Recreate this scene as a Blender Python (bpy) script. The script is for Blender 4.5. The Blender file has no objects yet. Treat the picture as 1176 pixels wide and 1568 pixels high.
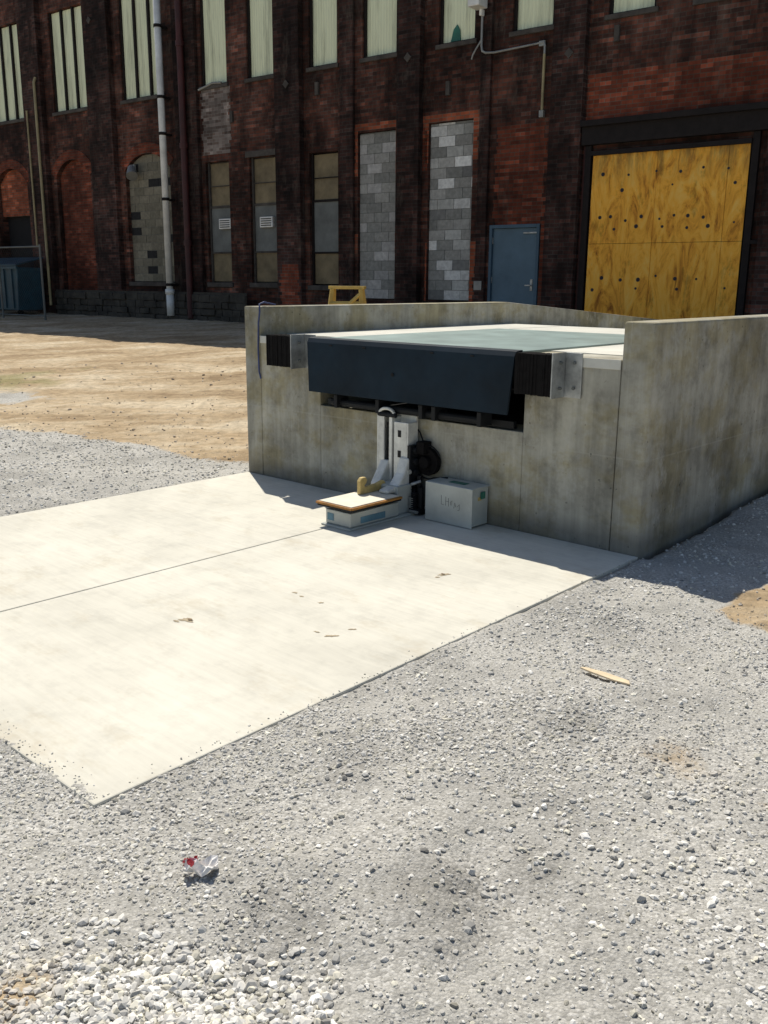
import bpy, math, random
import numpy as np
from mathutils import Vector, Matrix
random.seed(4); rng=np.random.default_rng(7)
sc=bpy.context.scene
sc.view_settings.view_transform='Standard'; sc.view_settings.look='None'; sc.view_settings.exposure=0

# ------------------------------------------------------------ materials
class NT:
    def __init__(s,name):
        s.m=bpy.data.materials.new(name); s.m.use_nodes=True; s.t=s.m.node_tree; s.t.nodes.clear()
        s.o=s.n('ShaderNodeOutputMaterial'); s.b=s.n('ShaderNodeBsdfPrincipled'); s.l(s.b.outputs[0],s.o.inputs[0])
        s.tc=s.n('ShaderNodeTexCoord')
    def n(s,t,**k):
        x=s.t.nodes.new(t)
        for a,v in k.items(): setattr(x,a,v)
        return x
    def l(s,a,b): s.t.links.new(a,b)
    def set(s,sock,v):
        if isinstance(v,bpy.types.NodeSocket): s.l(v,sock)
        else:
            if isinstance(v,tuple) and len(v)==3 and sock.type=='RGBA': v=(*v,1)
            sock.default_value=v
    def math(s,op,a,b=0.0,c=None,clamp=False):
        x=s.n('ShaderNodeMath',operation=op); x.use_clamp=clamp
        s.set(x.inputs[0],a); s.set(x.inputs[1],b)
        if c is not None: s.set(x.inputs[2],c)
        return x.outputs[0]
    def mix(s,f,a,b,mode='MIX'):
        x=s.n('ShaderNodeMix',data_type='RGBA',blend_type=mode); s.set(x.inputs[0],f); s.set(x.inputs[6],a); s.set(x.inputs[7],b); return x.outputs[2]
    def map(s,scale=(1,1,1),src=None,loc=(0,0,0),rz=0):
        x=s.n('ShaderNodeMapping'); x.inputs['Scale'].default_value=scale; x.inputs['Location'].default_value=loc; x.inputs['Rotation'].default_value=(0,0,rz)
        s.l(src or s.tc.outputs['Object'],x.inputs[0]); return x.outputs[0]
    def noise(s,scale,detail=4,rough=.6,vec=None,dist=0):
        x=s.n('ShaderNodeTexNoise'); x.inputs['Scale'].default_value=scale; x.inputs['Detail'].default_value=min(detail,5)
        x.inputs['Roughness'].default_value=rough; x.inputs['Distortion'].default_value=dist
        s.l(vec or s.tc.outputs['Object'],x.inputs[0]); return x.outputs[0]
    def ramp(s,f,stops):
        x=s.n('ShaderNodeValToRGB'); e=x.color_ramp.elements
        while len(e)<len(stops): e.new(.5)
        for q,(p,c) in zip(e,stops):
            q.position=p; q.color=(c,c,c,1) if isinstance(c,(int,float)) else (*c,1)
        s.l(f,x.inputs[0]); return x.outputs[0]
    def bump(s,h,strength=.3,dist=.01,prev=None):
        x=s.n('ShaderNodeBump'); x.inputs['Strength'].default_value=strength; x.inputs['Distance'].default_value=dist
        s.l(h,x.inputs['Height'])
        if prev: s.l(prev,x.inputs['Normal'])
        return x.outputs[0]
    def fin(s,col,rough=.8,metal=0,nrm=None,spec=.5):
        s.set(s.b.inputs['Base Color'],col); s.set(s.b.inputs['Roughness'],rough); s.set(s.b.inputs['Metallic'],metal)
        s.b.inputs['Specular IOR Level'].default_value=spec
        if nrm: s.l(nrm,s.b.inputs['Normal'])
        return s.m

def simple(name,col,rough=.6,metal=0,var=.35,scale=6,bump=.1,spec=.5,stretch=(1,1,1)):
    t=NT(name); v=t.map(stretch)
    n1=t.noise(scale,4,.65,v); n2=t.noise(scale*9,2,.6,v)
    f=t.ramp(n1,[(.3,1-var),(.7,1+var*.4)])
    c=t.mix(1.0,col,f,'MULTIPLY')
    return t.fin(c,t.math('MULTIPLY_ADD',n2,.25,rough-.12),metal,t.bump(n2,bump,.004),spec)

def brick_mat(name,c1,c2,mortar,soot=1.0,scale=1.0):
    t=NT(name)
    sp=t.n('ShaderNodeSeparateXYZ'); t.l(t.tc.outputs['Object'],sp.inputs[0])
    cb=t.n('ShaderNodeCombineXYZ'); sxy=t.math('ADD',sp.outputs[0],sp.outputs[1]); t.l(sxy,cb.inputs[0]); t.l(sp.outputs[2],cb.inputs[1])
    b=t.n('ShaderNodeTexBrick'); b.offset=.5
    t.l(cb.outputs[0],b.inputs['Vector']); b.inputs['Scale'].default_value=1
    b.inputs['Brick Width'].default_value=.21; b.inputs['Row Height'].default_value=.07
    b.inputs['Mortar Size'].default_value=.008; b.inputs['Mortar Smooth'].default_value=.3; b.inputs['Bias'].default_value=-.05
    t.set(b.inputs['Color1'],c1); t.set(b.inputs['Color2'],c2); t.set(b.inputs['Mortar'],mortar)
    vo=t.n('ShaderNodeTexWhiteNoise',noise_dimensions='2D')
    row=t.math('FLOOR',t.math('DIVIDE',sp.outputs[2],.07))
    sh=t.math('MULTIPLY',t.math('MODULO',t.math('ABSOLUTE',row),2.0),.5)
    fx=t.math('FLOOR',t.math('ADD',t.math('DIVIDE',sxy,.21),sh))
    c2v=t.n('ShaderNodeCombineXYZ'); t.l(fx,c2v.inputs[0]); t.l(row,c2v.inputs[1]); t.l(c2v.outputs[0],vo.inputs['Vector'])
    odd=t.ramp(vo.outputs[0],[(.0,.70),(.85,1.15),(.97,1.75)])
    col=t.mix(1.0,b.outputs[0],odd,'MULTIPLY')
    big=t.ramp(t.noise(.45,5,.62),[(.36,.26),(.5,.78),(.64,1.75)])
    col=t.mix(soot,col,big,'MULTIPLY')
    mid=t.ramp(t.noise(1.6,5,.7,t.map((1.6,1.6,.5))),[(.38,.38),(.58,1.25)])
    col=t.mix(soot*.85,col,mid,'MULTIPLY')
    ef=t.ramp(t.noise(1.1,5,.75,t.map((1.8,1.8,.6),loc=(7,3,1))),[(.56,0.0),(.74,.45)])
    col=t.mix(ef,col,(.15,.12,.095))
    return t.fin(col,.9,0,t.bump(b.outputs[1],-.5,.008),.2)

M={}
M['brick']=brick_mat('sooty_brick',(.112,.040,.026),(.046,.024,.019),(.06,.048,.04))
M['brick_pil']=brick_mat('pilaster_brick',(.068,.029,.022),(.029,.0175,.015),(.048,.04,.035))
M['brick_red']=brick_mat('red_repair_brick',(.21,.052,.027),(.135,.035,.020),(.11,.075,.055),.6)
M['brick_orange']=brick_mat('orange_brick',(.36,.095,.045),(.25,.065,.033),(.16,.12,.085),.35)
M['brick_pale']=brick_mat('pale_limed_brick',(.22,.185,.165),(.10,.065,.052),(.2,.18,.16),.5)
M['stone']=simple('foundation_stone',(.062,.055,.043),.9,0,.7,3,.8)
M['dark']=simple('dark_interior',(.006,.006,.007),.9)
M['dark_frame']=simple('dark_steel_frame',(.018,.014,.013),.7,spec=.2)
M['joint']=simple('joint_filler',(.10,.095,.085),.9)  # dark filler colour for the slab control joint
M['sill']=simple('sooty_stone_sill',(.08,.07,.06),.9,0,.5,4,.3)
M['board']=simple('weathered_board',(.22,.175,.10),.8,0,.45,2.5,.2)
M['board_grey']=simple('grey_panel',(.16,.17,.16),.7,0,.35,2.5,.2)
M['white_paint']=simple('white_paint',(.78,.78,.74),.5,0,.25,3)
M['rust_red']=simple('red_oxide_pipe',(.06,.011,.010),.6,0,.5,3)
M['tan_pipe']=simple('tan_conduit',(.36,.30,.16),.6,0,.4,3)
M['grey_pipe']=simple('galvanised_conduit',(.3,.3,.28),.5,.3,.4,3)
M['blue_door']=simple('blue_door_paint',(.098,.165,.22),.5,0,.22,1.6,.05,.3)
M['blue_frame']=simple('blue_frame_paint',(.065,.12,.17),.5,0,.2,1.6,.05,.3)
M['steel']=simple('galvanised_steel',(.42,.43,.42),.45,.6,.5,9)
M['steel_wht']=simple('zinc_plated_channel',(.75,.75,.70),.45,.1,.3,9)
M['rubber']=simple('black_rubber',(.010,.009,.009),.85,0,.4,20,.3,.12)
M['black']=simple('black_steel',(.012,.013,.015),.6,0,.3,10,.1,.25)
M['lip']=simple('navy_steel_plate',(.007,.019,.032),.6,0,.5,1.8,.15,.2)
M['box_grey']=simple('light_grey_enamel',(.50,.52,.48),.45,0,.2,4,.03)
M['yellow']=simple('yellow_paint',(.58,.43,.16),.6,0,.45,10)
M['orange']=simple('orange_rust_edge',(.42,.19,.035),.7,0,.4,10)
M['pale_top']=simple('pale_plate',(.78,.73,.60),.6,0,.15,10)
M['wood']=simple('yellow_lumber',(.62,.44,.12),.7,0,.3,5,.2)
M['chip']=simple('pale_wood_offcut',(.74,.60,.40),.8,0,.2,20)
M['paper']=simple('white_wrapper_paper',(.8,.78,.76),.6,0,.1,20)
M['redp']=simple('red_wrapper_print',(.55,.03,.05),.5,0,.1,20)
M['rope']=simple('blue_grey_cable',(.04,.06,.17),.6)
M['ink']=simple('ink',(.03,.03,.04),.8)
M['teal']=simple('teal_plastic',(.03,.17,.12),.6)
M['dump']=simple('teal_dumpster_paint',(.015,.075,.11),.5,0,.4,3)
M['red_hinge']=simple('label_blue',(.12,.25,.33),.6)

def translucent():
    t=NT('corrugated_fibreglass'); sp=t.n('ShaderNodeSeparateXYZ'); t.l(t.tc.outputs['Object'],sp.inputs[0])
    w=t.math('SINE',t.math('MULTIPLY',sp.outputs[0],84.0))
    st=t.ramp(t.noise(2.0,5,.7,t.map((2.5,1,.25))),[(.3,.6),(.5,1.0),(.75,1.1)])
    wr=t.math('MULTIPLY_ADD',w,.05,.95)
    c=t.mix(1.0,(.86,.90,.62),st,'MULTIPLY'); c=t.mix(1.0,c,wr,'MULTIPLY')
    return t.fin(c,.5,0,t.bump(w,.4,.01),.3)
M['glass']=translucent()

def plywood():
    t=NT('weathered_plywood'); v=t.map((1,1,.3))
    g=t.noise(3.2,5,.72,v,2.2)
    c=t.ramp(g,[(.30,(.30,.11,.018)),(.41,(.74,.32,.04)),(.52,(.97,.48,.06)),(.7,(.98,.60,.14))])
    dr=t.ramp(t.noise(1.5,5,.72,t.map((2.2,1,.9),loc=(3,0,0))),[(.34,.45),(.44,1.0)])
    c=t.mix(.7,c,dr,'MULTIPLY')
    sp=t.n('ShaderNodeSeparateXYZ'); t.l(t.tc.outputs['Object'],sp.inputs[0])
    dk_=t.math('MULTIPLY',t.math('SUBTRACT',sp.outputs[2],3.3),1.8,clamp=True)
    dk_=t.math('MULTIPLY',dk_,t.ramp(t.noise(4,5,.7,t.map((2,1,.3))),[(.42,1.0),(.6,0.1)]))
    c=t.mix(t.math('MULTIPLY',dk_,.75),c,(.20,.14,.05))
    return t.fin(c,.75,0,t.bump(g,.2,.005),.2)
M['ply']=plywood()

def concrete(name,base,streak=.5,stain=(.55,.5,.36),amt=.5,wall=True):
    t=NT(name)
    n1=t.noise(1.1,5,.62); n2=t.noise(5,5,.7)
    if wall:
        n3=t.noise(45,3,.7)
        c=t.mix(1.0,base,t.ramp(n1,[(.36,.68),(.5,.96),(.64,1.2)]),'MULTIPLY')
        c=t.mix(.75,c,t.ramp(n2,[(.32,.6),(.5,1.0),(.7,1.2)]),'MULTIPLY')
        vs=t.ramp(t.noise(3.2,4,.7,t.map((2.2,2.2,.14))),[(.36,.6),(.52,1.05),(.66,1.35)])
        c=t.mix(streak,c,vs,'MULTIPLY')
        st=t.ramp(t.noise(1.6,5,.7,t.map((1,1,1.3),loc=(4,1,2))),[(.46,0.0),(.58,amt)])
        c=t.mix(st,c,t.mix(1.0,c,stain,'MULTIPLY'))
        wh=t.ramp(t.noise(3.4,5,.78,t.map((1,1,.6),loc=(14,5,3))),[(.57,0.0),(.70,.5)])
        c=t.mix(wh,c,(.55,.54,.49))
        sp=t.n('ShaderNodeSeparateXYZ'); t.l(t.tc.outputs['Object'],sp.inputs[0])
        fr=t.math('ABSOLUTE',t.math('SUBTRACT',t.math('FRACT',t.math('DIVIDE',t.math('ADD',t.math('ADD',sp.outputs[0],sp.outputs[1]),.33),.61)),.5))
        ln=t.math('LESS_THAN',fr,.006)
        lz=t.math('LESS_THAN',t.math('ABSOLUTE',t.math('SUBTRACT',sp.outputs[2],.60)),.005)
        ll=t.math('MAXIMUM',ln,lz)
        c=t.mix(t.math('MULTIPLY',ll,t.math('MULTIPLY',n2,.45)),c,(.46,.45,.39))
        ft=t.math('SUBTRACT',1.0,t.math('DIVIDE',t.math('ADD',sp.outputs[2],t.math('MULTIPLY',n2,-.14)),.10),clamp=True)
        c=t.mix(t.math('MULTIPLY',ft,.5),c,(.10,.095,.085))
        nr=t.bump(t.math('MULTIPLY_ADD',ll,.4,n3),.35,.004)
        pits=t.ramp(t.noise(26,2,.5),[(.24,0.0),(.30,1.0)])
        c=t.mix(.5,c,pits,'MULTIPLY')
    else:
        c=t.mix(1.0,base,t.ramp(n1,[(.3,.84),(.5,.97),(.72,1.08)]),'MULTIPLY')
        c=t.mix(.6,c,t.ramp(n2,[(.3,.8),(.5,1.0),(.75,1.06)]),'MULTIPLY')
        br=t.noise(4,5,.6,t.map((.6,9,1)))
        c=t.mix(.55,c,t.ramp(br,[(.3,.87),(.7,1.06)]),'MULTIPLY')
        st=t.ramp(t.noise(1.6,5,.8,t.map((1,1.6,1),loc=(2,8,0))),[(.54,0.0),(.72,.42)])
        c=t.mix(st,c,(.46,.39,.27))
        nr=t.bump(br,.15,.003)
    return t.fin(c,.85,0,nr,.25)
M['conc']=concrete('cast_concrete',(.385,.37,.31),.45,(.82,.74,.52),.75)
M['conc_lt']=concrete('fresh_slab_concrete',(.69,.665,.575),wall=False)
M['conc_top']=concrete('dock_floor_concrete',(.66,.65,.58),wall=False)

def deckmat():
    t=NT('leveler_deck_plate'); vo=t.n('ShaderNodeTexVoronoi'); vo.inputs['Scale'].default_value=28; t.l(t.map((1,.5,1)),vo.inputs[0])
    c=t.mix(1.0,(.28,.37,.355),t.ramp(t.noise(3,5,.6),[(.3,.7),(.7,1.1)]),'MULTIPLY')
    return t.fin(c,.42,.2,t.bump(vo.outputs[0],.25,.003))
M['deck']=deckmat()

def attr_mat(name,attr,rough=.9,bump=.4,bscale=60):
    t=NT(name); a=t.n('ShaderNodeAttribute',attribute_name=attr)
    c=t.mix(.7,a.outputs[0],t.ramp(t.noise(bscale*.5,3,.7),[(.3,.65),(.7,1.2)]),'MULTIPLY')
    return t.fin(c,rough,0,t.bump(t.noise(bscale,3,.7),bump,.003) if bump else None,.2)
M['block']=attr_mat('cinder_block','Col',bscale=25)
t=NT('crushed_limestone'); a=t.n('ShaderNodeAttribute',attribute_name='Col'); M['stones']=t.fin(a.outputs[0],.9,0,None,.15)

# ------------------------------------------------------------ mesh helpers
def link(o,parent=None):
    sc.collection.objects.link(o)
    if parent: o.parent=parent
    return o
def empty(name,loc=(0,0,0),rz=0):
    o=bpy.data.objects.new(name,None); o.location=loc; o.rotation_euler=(0,0,rz); o.empty_display_size=.2
    return link(o)
class B:
    def __init__(s): s.v=[]; s.f=[]
    def box(s,x0,x1,y0,y1,z0,z1,mx=None):
        k=len(s.v); P=[(x,y,z) for z in (z0,z1) for y in (y0,y1) for x in (x0,x1)]
        if mx: P=[tuple(mx@Vector(p)) for p in P]
        s.v+=P
        for q in ((0,2,3,1),(4,5,7,6),(0,1,5,4),(2,6,7,3),(0,4,6,2),(1,3,7,5)): s.f.append(tuple(k+i for i in q))
        return s
    def quad(s,*p):
        k=len(s.v); s.v+=list(p); s.f.append(tuple(range(k,k+len(p)))); return s
    def cyl(s,p,q,r,n=12,r2=None,caps=True):
        p=Vector(p);q=Vector(q);d=(q-p).normalized(); r2=r if r2 is None else r2
        a=d.orthogonal().normalized(); b=d.cross(a); k=len(s.v)
        for c,rr in((p,r),(q,r2)):
            for i in range(n):
                t=2*math.pi*i/n; s.v.append(tuple(c+(a*math.cos(t)+b*math.sin(t))*rr))
        for i in range(n): j=(i+1)%n; s.f.append((k+i,k+j,k+n+j,k+n+i))
        if caps: s.f.append(tuple(k+i for i in reversed(range(n)))); s.f.append(tuple(k+n+i for i in range(n)))
        return s
    def prism(s,poly,y0,y1,axis='y'):
        k=len(s.v); n=len(poly)
        for yy in (y0,y1):
            for a,b in poly: s.v.append((a,yy,b) if axis=='y' else ((yy,a,b) if axis=='x' else (a,b,yy)))
        s.f.append(tuple(range(k,k+n))); s.f.append(tuple(reversed(range(k+n,k+2*n))))
        for i in range(n): j=(i+1)%n; s.f.append((k+j,k+i,k+n+i,k+n+j))
        return s
    def obj(s,name,mat,parent=None,bevel=0,smooth=False,cols=None):
        me=bpy.data.meshes.new(name); me.from_pydata(s.v,[],s.f); me.materials.append(M[mat] if isinstance(mat,str) else mat)
        if cols is not None:
            at=me.color_attributes.new('Col','FLOAT_COLOR','POINT'); at.data.foreach_set('color',np.array(cols,dtype=np.float32).ravel())
        import bmesh
        bm=bmesh.new(); bm.from_mesh(me); bmesh.ops.recalc_face_normals(bm,faces=bm.faces); bm.to_mesh(me); bm.free()
        if smooth:
            for p in me.polygons: p.use_smooth=True
        o=bpy.data.objects.new(name,me); link(o,parent)
        if bevel:
            m=o.modifiers.new('b','BEVEL'); m.width=bevel; m.segments=2; m.limit_method='ANGLE'; m.angle_limit=math.radians(40)
        return o
def tube(name,pts,r,mat,parent=None,res=6):
    c=bpy.data.curves.new(name,'CURVE'); c.dimensions='3D'; c.bevel_depth=r; c.bevel_resolution=3; c.use_fill_caps=True
    s=c.splines.new('POLY'); s.points.add(len(pts)-1)
    for q,p in zip(s.points,pts): q.co=(*p,1)
    c.materials.append(M[mat]); o=bpy.data.objects.new(name,c); return link(o,parent)

# ------------------------------------------------------------ value noise (numpy)
TAB=rng.random((256,256))
def vn(x,y):
    xi=np.floor(x).astype(int); yi=np.floor(y).astype(int); fx=x-xi; fy=y-yi
    fx=fx*fx*(3-2*fx); fy=fy*fy*(3-2*fy); a=xi&255; b=yi&255; a1=(a+1)&255; b1=(b+1)&255
    return (TAB[a,b]*(1-fx)+TAB[a1,b]*fx)*(1-fy)+(TAB[a,b1]*(1-fx)+TAB[a1,b1]*fx)*fy
def fbm(x,y,f,o=4,g=.5):
    s=0;a=1;t=0
    for i in range(o): s=s+a*vn(x*f+17.3*i,y*f+9.1*i); t+=a; a*=g; f*=2.03
    return s/t
AX,AY=-1.21,8.07
SW=3.83
def dl(x,y):
    dx=x-AX; dy=y-AY; return dx*.7381-dy*.6746, dx*.6746+dy*.7381
def bd(x,y): return -((x-2.6)*.6112+(y-18.6)*.7915)
def sstep(a,b,x):
    t=np.clip((x-a)/(b-a),0,1); return t*t*(3-2*t)
def damp(x,y):
    n=(fbm(x,y,3.2,5,.6)-.5)*1.8; m=0*x
    for cx,cy,r,w in ((.11,2.2,.17,.8),(-.11,2.86,.12,.5),(.73,3.24,.13,.55),(.45,2.35,.10,.4),(-.25,2.1,.11,.5),(-.75,2.75,.12,.3)):
        m=np.maximum(m,w*sstep(1.25,.35,np.hypot(x-cx,(y-cy)*.8)/r+n))
    return m
def terrain(x,y):
    lx,ly=dl(x,y); d=bd(x,y)
    r=np.clip((10.8-d)/10.8,0,1); h=.68*(r*.8+.2*r*r)
    wild=1-.6*sstep(6,0,d)
    h=h+(fbm(x,y,.7,3)-.5)*.08*wild+(fbm(x+5,y,2.6,3)-.5)*.055+(fbm(x,y+3,11,3)-.5)*.022
    h=h+.03*np.exp(-((x-.12)**2+(y-2.45)**2)/.05)-.02*np.exp(-((x-.3)**2/.02+(y-2.1)**2/.3))
    h=h+damp(x,y)*(fbm(x,y,22,2)-.3)*.028
    ex=np.maximum(np.maximum(-lx,lx-SW),0); ey=np.maximum(np.maximum(-3.8-ly,ly-11),0); de=np.hypot(ex,ey)
    k=np.exp(-de/.25); h=np.where(ly<.3,h*(1-k)+(-.010+(fbm(x,y,7,3)-.5)*.026)*k,h)
    inn=np.minimum(np.minimum(lx,SW-lx),ly+3.8)
    edge=(inn>0)&(ly<11)
    spill=np.clip(.02-(ly+3.8)+(fbm(x,y,6,3)-.5)*.16,0,.3)
    h=np.where(edge&(ly<0.05),np.where(inn<.03,np.minimum(h,-.006),-.08),h)
    h=np.where(edge&(ly<-3.3)&(spill>0)&(lx>.1),np.minimum(-.002+spill*.14,.010)+(fbm(x,y,30,2)-.5)*.006,h)
    h=np.where(edge&(ly>=0.05),np.minimum(h,.2)-.15,h)
    return h
def dirtmask(x,y):
    lx,ly=dl(x,y); n=fbm(x,y,.9,5,.6)-.5
    m=sstep(-.1,.35,ly-.12-.15*lx+n*.9)*(lx<0.0)
    m=m*(1-.85*np.exp(-(((x+5.6)/1.3)**2+((y-12.7)/.7)**2)-n*2))
    m=np.maximum(m,(lx>3.9)*sstep(.28,-.1,np.hypot((x-2.4)/.75,(y-4.55)/.75)-.55+n*1.2))
    m=np.maximum(m,sstep(.2,-.1,np.hypot(x-1.05,y-2.95)-.03+n*.9)*.42)
    m=np.maximum(m,sstep(.2,-.1,np.hypot(x-1.35,y-2.65)-.02+n*.9)*.42)
    m=np.maximum(m,sstep(.12,-.05,np.hypot(x+.92,y-1.78)-.03+n*.6)*.8)
    m=np.where(bd(x,y)<9.0,np.maximum(m,.75+n),m)
    return np.clip(m,0,1)

# ------------------------------------------------------------ ground sheet
def ax(segs):
    out=[]
    for a,b,st in segs: out+=list(np.arange(a,b,st))
    out.append(segs[-1][1]); return np.array(out)
xs=ax([(-260,-60,40),(-60,-20,5),(-20,-7,.4),(-7,-3.2,.08),(-3.2,-1.4,.03),(-1.4,1.4,.02),(1.4,3.4,.025),(3.4,7,.1),(7,20,.5),(20,60,5),(60,260,40)])
ys=ax([(-200,-20,30),(-20,-2,2),(-2,1,.2),(1,4.2,.02),(4.2,7,.025),(7,12,.07),(12,34,.25),(34,60,3),(60,300,40)])
X,Y=np.meshgrid(xs,ys); nx,ny=len(xs),len(ys)
def bigmesh(name,V,F,k,mat,cols=None,attrname='Col',smooth=False):
    me=bpy.data.meshes.new(name); me.vertices.add(len(V)); me.vertices.foreach_set('co',V.astype(np.float32).ravel())
    me.loops.add(F.size); me.loops.foreach_set('vertex_index',F.astype(np.int32).ravel())
    me.polygons.add(len(F)); me.polygons.foreach_set('loop_start',(np.arange(len(F))*k).astype(np.int32))
    me.polygons.foreach_set('use_smooth',np.full(len(F),smooth))
    me.update(calc_edges=True)
    if cols is not None:
        at=me.color_attributes.new(attrname,'FLOAT_COLOR','POINT'); at.data.foreach_set('color',cols.astype(np.float32).ravel())
    me.materials.append(mat); o=bpy.data.objects.new(name,me); return link(o)
t=NT('gravel_and_dirt'); a=t.n('ShaderNodeAttribute',attribute_name='mask'); s3=t.n('ShaderNodeSeparateColor'); t.l(a.outputs[0],s3.inputs[0])
def vor(sc_,feat='F1'):
    v=t.n('ShaderNodeTexVoronoi',feature=feat); v.inputs['Scale'].default_value=sc_; t.l(t.tc.outputs['Object'],v.inputs[0]); return v
fine=t.noise(80,4,.8)
v1=vor(100); v1b=t.n('ShaderNodeSeparateColor'); t.l(v1.outputs['Color'],v1b.inputs[0])
g1=t.ramp(v1b.outputs[0],[(0,(.38,.368,.335)),(.5,(.56,.545,.50)),(.9,(.74,.72,.67)),(1,(.86,.84,.79))])
g2=t.ramp(fine,[(.3,(.30,.29,.26)),(.5,(.52,.505,.46)),(.7,(.74,.72,.67))])
gc=t.mix(t.ramp(t.noise(2.5,3),[(.42,.25),(.62,.85)]),g2,g1)
gc=t.mix(.45,gc,t.ramp(v1.outputs['Distance'],[(0,1.1),(.55,.6)]),'MULTIPLY')
gc=t.mix(.7,gc,t.ramp(t.noise(1.4,5,.65),[(.36,.70),(.52,1.0),(.7,1.12)]),'MULTIPLY')
gc=t.mix(t.math('MULTIPLY',s3.outputs[2],.6),gc,t.mix(1.0,gc,(.42,.41,.40),'MULTIPLY'))
dn=t.noise(.9,5,.7,t.map((.55,1.5,1),rz=.35)); dc=t.ramp(dn,[(.3,(.27,.19,.11)),(.48,(.46,.35,.22)),(.66,(.64,.54,.39))])
dc=t.mix(.7,dc,t.ramp(t.noise(9,5,.75),[(.34,.55),(.6,1.12)]),'MULTIPLY')
mk=t.math('ADD',s3.outputs[0],t.math('MULTIPLY',t.math('SUBTRACT',t.noise(7,4,.7),.5),.9))
mk=t.ramp(mk,[(.35,0.0),(.6,1.0)])
col=t.mix(mk,gc,dc)
gr=t.mix(s3.outputs[1],col,(.16,.19,.05))
GM=t.fin(gr,.92,0,t.bump(t.math('MULTIPLY_ADD',v1.outputs['Distance'],-.5,fine),.7,.011),.15)
Z=terrain(X,Y); D=dirtmask(X,Y); DP=damp(X,Y)
GRN=np.clip(sstep(.5,.0,np.hypot((X+6.2)*.7,(Y-14.3)*.8)-.3+(fbm(X,Y,2,3)-.5)*2),0,1)*.45
cols=np.stack([D,GRN,DP,np.ones_like(D)],-1).reshape(-1,4)
V=np.stack([X,Y,Z],-1).reshape(-1,3)
ii=np.arange(nx*ny).reshape(ny,nx); F=np.stack([ii[:-1,:-1],ii[:-1,1:],ii[1:,1:],ii[1:,:-1]],-1).reshape(-1,4)
bigmesh('gravel_ground',V,F,4,GM,cols,'mask',True)

# ------------------------------------------------------------ loose stones (one mesh)
ph=(1+5**.5)/2
IV=np.array([(-1,ph,0),(1,ph,0),(-1,-ph,0),(1,-ph,0),(0,-1,ph),(0,1,ph),(0,-1,-ph),(0,1,-ph),(ph,0,-1),(ph,0,1),(-ph,0,-1),(-ph,0,1)])/1.9
IF=np.array([(0,11,5),(0,5,1),(0,1,7),(0,7,10),(0,10,11),(1,5,9),(5,11,4),(11,10,2),(10,7,6),(7,1,8),(3,9,4),(3,4,2),(3,2,6),(3,6,8),(3,8,9),(4,9,5),(2,4,11),(6,2,10),(8,6,7),(9,8,1)])
def scatter(n,x0,x1,y0,y1,smin,smax,dens,bright=1.0,power=2.2):
    x=rng.uniform(x0,x1,n); y=rng.uniform(y0,y1,n); keep=rng.random(n)<dens(x,y); x=x[keep];y=y[keep]
    lx,ly=dl(x,y); out=~((lx>-.0)&(lx<SW+.01)&(ly>-3.8)&(ly<11)); x=x[out];y=y[out]; n=len(x)
    s=smin+(smax-smin)*rng.random(n)**power
    return x,y,s,np.full(n,bright)
def wedge(x,y): return (np.abs(x)<.56*y+.4)
def d_near(x,y): 
    f=fbm(x,y,1.6,5,.6); big=sstep(.42,.58,f); return wedge(x,y)*(.30+.70*big)*(1-.75*dirtmask(x,y))
def d_big(x,y):
    f=fbm(x+40,y+7,1.3,5,.6); z=sstep(.46,.6,f)*.5
    bl=np.exp(-((x+.6)**2/.16+(y-1.72)**2/.035))*1.2; br=np.exp(-((x-1.0)**2/.16+(y-2.2)**2/.5))*.7; b3=np.exp(-((x-.55)**2/.1+(y-3.0)**2/.3))*.4
    return wedge(x,y)*np.clip(z*.40+bl+br+b3,0,1)*(1-.8*dirtmask(x,y))
parts=[scatter(130000,-2.4,2.9,1.3,4.6,.003,.010,d_near,1.0,2.8),
       scatter(24000,-2.4,2.9,1.3,4.6,.006,.016,d_big,1.12,2.2),
       scatter(9000,-1.3,-.1,1.4,2.1,.008,.017,d_big,1.22,1.3),
       scatter(1800,-1.3,1.6,1.4,4.0,.007,.020,lambda x,y:damp(x,y),.85,1.8),
       scatter(34000,-.6,4.6,3.8,9.5,.005,.014,d_near,1.05),
       scatter(18000,-5.6,-1.0,5.6,11.5,.006,.016,lambda x,y:wedge(x,y)*(1-.93*dirtmask(x,y))*.8,1.12),
       scatter(1500,-7,-1.0,8,16,.008,.028,lambda x,y:wedge(x,y)*.5,.9,4)]
x,y,s,br=[np.concatenate(q) for q in zip(*parts)]
ne=700; tt=rng.random(ne); ed=rng.random(ne)
lx=np.where(ed<.25,SW-np.abs(rng.normal(0,.025,ne)),rng.uniform(0,SW,ne)); ly=np.where(ed<.25,-3.8*tt,-3.8+np.abs(rng.normal(0,.045,ne)))
ex=AX+.7381*lx+.6746*ly; ey=AY-.6746*lx+.7381*ly
es=rng.uniform(.0015,.006,ne)
x=np.concatenate([x,ex]);y=np.concatenate([y,ey]);s=np.concatenate([s,es]);br=np.concatenate([br,np.full(ne,1.0)])
z=terrain(x,y); z[-ne:]=np.maximum(z[-ne:],.0)
N=len(x); K=24
SH=IV[None]*rng.uniform(.68,1.2,(K,12,1))*rng.uniform(.5,1.2,(K,1,3))
q=rng.normal(size=(N,4)); q/=np.linalg.norm(q,axis=1,keepdims=True); w,a1,b1,c1=q.T
R=np.stack([1-2*(b1*b1+c1*c1),2*(a1*b1-c1*w),2*(a1*c1+b1*w),2*(a1*b1+c1*w),1-2*(a1*a1+c1*c1),2*(b1*c1-a1*w),2*(a1*c1-b1*w),2*(b1*c1+a1*w),1-2*(a1*a1+b1*b1)],-1).reshape(N,3,3)
k=rng.integers(0,K,N); VV=np.einsum('nij,nkj->nki',R,SH[k])*s[:,None,None]; VV[:,:,2]*=.75
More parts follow.
